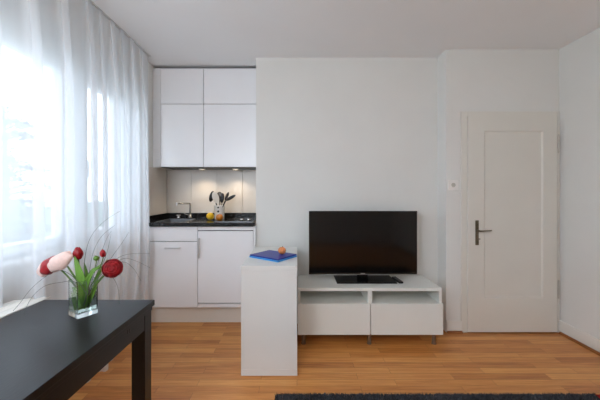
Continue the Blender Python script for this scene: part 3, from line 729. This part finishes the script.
# ---------------------------------------------------------------- rug and cushion
rx0, rx1, ry0, ry1 = -.135, 1.845, .35, 1.852
t = thing('rug', ((rx0+rx1)/2, (ry0+ry1)/2, 0), 'charcoal grey shaggy rug lying on the parquet at the front', 'rug')
box('backing', M['rug'], (rx0+.005, rx1-.005, ry0+.005, ry1-.005, .0005, .014), t, bev=.003)
vs, fs = [], []
rnd = random.Random(5)
for k in range(30000):
    x = rnd.uniform(rx0, rx1); y = ry1-(ry1-ry0)*rnd.random()**2.2
    a = rnd.uniform(0, 2*PI); h = rnd.uniform(.020,.033); lean = rnd.uniform(0,.012); w_ = .0022
    dx, dy = math.cos(a), math.sin(a); ex = lean*math.cos(a*3.1); ey = lean*math.sin(a*3.1)
    i = len(vs)
    vs += [(x-dx*w_,y-dy*w_,.012), (x+dx*w_,y+dy*w_,.012), (x+ex*.5+dx*w_,y+ey*.5+dy*w_,.012+h*.5), (x+ex*.5-dx*w_,y+ey*.5-dy*w_,.012+h*.5), (x+ex,y+ey,min(.036,.012+h*.75))]
    fs += [(i,i+1,i+2,i+3), (i+3,i+2,i+4)]
me = bpy.data.meshes.new('pile'); me.from_pydata(vs, [], fs); me.materials.append(M['rug'])
o = bpy.data.objects.new('pile', me); C.objects.link(o); o.parent = t; o.location = -t.location; o['kind'] = 'stuff'
t = thing('cushion', (1.955, 1.57, .038), 'bright red cushion at the far right corner of the charcoal rug', 'cushion')
bm = B(); bmesh.ops.create_grid(bm, x_segments=16, y_segments=16, size=1)
low = []
for q in list(bm.verts):
    pass
bm.free(); bm = B()
n = 18; top = {}; bot = {}
for i in range(n+1):
    for j in range(n+1):
        a = -1+2*i/n; b_ = -1+2*j/n
        h = (max(0,(1-a**4)*(1-b_**4)))**.45*.04
        X, Y = a*.2, b_*.2
        top[i,j] = bm.verts.new((X, Y, .042+h))
        bot[i,j] = top[i,j] if i in (0,n) or j in (0,n) else bm.verts.new((X, Y, .042-h))
for i in range(n):
    for j in range(n):
        bm.faces.new((top[i,j], top[i+1,j], top[i+1,j+1], top[i,j+1]))
        bm.faces.new((bot[i,j], bot[i,j+1], bot[i+1,j+1], bot[i+1,j]))
o = obj('cushion_cover', bm, M['redcloth'], t, smooth=True); o.location = (0,0,0)

# ---------------------------------------------------------------- outside
GZ = -3.2
struct(box('ground', M['ground'], (-120, -1.9, -60, 140, GZ-.2, GZ)))
def tree(x, y, h, seed, label, spread=2.2):
    r_ = random.Random(seed)
    t = thing('cedar_tree', (x, y, GZ), label, 'tree')
    bm = B(); top = GZ+h
    add_tube(bm, [(x,y,GZ), (x+.1,y,GZ+h*.4), (x-.05,y+.1,GZ+h*.75), (x,y,top)], lambda u: .16*(1-.9*u), 8)
    nv, nf = [], []
    for k in range(46):
        u = .3+.68*k/46; z = GZ+h*u; a = r_.uniform(0,2*PI); Lb = spread*(1.15-u)*r_.uniform(.6,1.25)+.2
        e = Vector((x+math.cos(a)*Lb, y+math.sin(a)*Lb, z+r_.uniform(-.1,.35)*Lb*.6)); m_ = Vector((x,y,z)).lerp(e,.5)+Vector((0,0,.12*Lb))
        add_tube(bm, [(x,y,z), m_, e], lambda q: .03*(1-.85*q)+.004, 5, 4)
        for s_ in range(110):
            f_ = r_.uniform(.25,1.05); p = Vector((x,y,z)).lerp(e,f_)+Vector((0,0,.12*Lb*math.sin(PI*min(1,f_))))
            p += Vector((r_.gauss(0,.14),r_.gauss(0,.14),r_.gauss(0,.045)))
            d1 = Vector((r_.uniform(-1,1),r_.uniform(-1,1),r_.uniform(-.3,.5))).normalized()*r_.uniform(.07,.15); d2 = d1.orthogonal().normalized()*.026
            i = len(nv); nv += [p-d2, p+d2, p+d1+d2*.3, p+d1-d2*.3]; nf.append((i,i+1,i+2,i+3))
    obj('trunk', bm, M['bark'], t, smooth=True)
    me = bpy.data.meshes.new('foliage'); me.from_pydata(nv, [], nf); me.materials.append(M['needles'])
    o = bpy.data.objects.new('foliage', me); C.objects.link(o); o.parent = t; o.location = -t.location
tree(-8.4, 8.6, 6.9, 4, 'airy conifer outside the window at the left edge of the photo', 2.4)
def hedge(x0, y0, x1, y1, h, label):
    bm = B(); n = 60; m_ = 10
    dx = Vector((x1-x0, y1-y0, 0)); nr = Vector((-dx.y, dx.x, 0)).normalized()
    rows = []
    for i in range(n+1):
        p = Vector((x0,y0,GZ))+dx*(i/n); row = []
        for j in range(m_+1):
            a = PI*j/m_; q = p+nr*math.cos(a)*.8+Vector((0,0,h*math.sin(a)**.5))
            k = noise.noise(q*1.1)*.5+noise.noise(q*3)*.2
            row.append(bm.verts.new(q+Vector((0,0,k if 0 < j < m_ else 0))+nr*k*.5))
        rows.append(row)
    for a, b_ in zip(rows, rows[1:]):
        for j in range(m_): bm.faces.new((a[j], a[j+1], b_[j+1], b_[j]))
    tag(obj('hedge', bm, M['hedge'], smooth=True), label, 'hedge')
hedge(-26, 2, -10, 34, 3.6, 'grey green hedge far outside behind the conifer')

# ---------------------------------------------------------------- light
me = bpy.data.materials.new('fill lamp glow'); me.use_nodes = True; bs = me.node_tree.nodes['Principled BSDF']
bs.inputs['Emission Color'].default_value = (.89,.94,1,1); bs.inputs['Emission Strength'].default_value = 20
px_, py_, pz_ = -.98, -.40, 1.90
t = thing('added_fill_lamp', (px_, py_, 0), 'unseen white globe on a pole behind the camera, added as fill light', 'lamp')  # added lamp out of view, brightens the room from behind the camera
bm = B(); bmesh.ops.create_uvsphere(bm, u_segments=32, v_segments=20, radius=.25)
for q in bm.verts: q.co += Vector((px_, py_, pz_))
obj('globe', bm, me, t, smooth=True)
bm = B(); add_cyl(bm, (px_,py_,.021), (px_,py_,pz_-.251), .011, n=16); obj('pole', bm, M['darkplastic'], t)
bm = B(); add_cyl(bm, (px_,py_,.0005), (px_,py_,.0205), .14, .135, 40); obj('base', bm, M['darkplastic'], t)

w = bpy.data.worlds.new('sky'); S.world = w; w.use_nodes = True
nt = w.node_tree; bg = nt.nodes['Background']
bg.inputs[0].default_value = (.74,.86,1.0,1); bg.inputs[1].default_value = 3.4

S.view_settings.view_transform = 'Standard'; S.view_settings.look = 'None'
S.view_settings.exposure = 0.30; S.view_settings.gamma = 1; S.view_settings.use_curve_mapping = False
S.cycles.max_bounces = 14; S.cycles.diffuse_bounces = 8; S.cycles.transparent_max_bounces = 24; S.cycles.transmission_bounces = 12
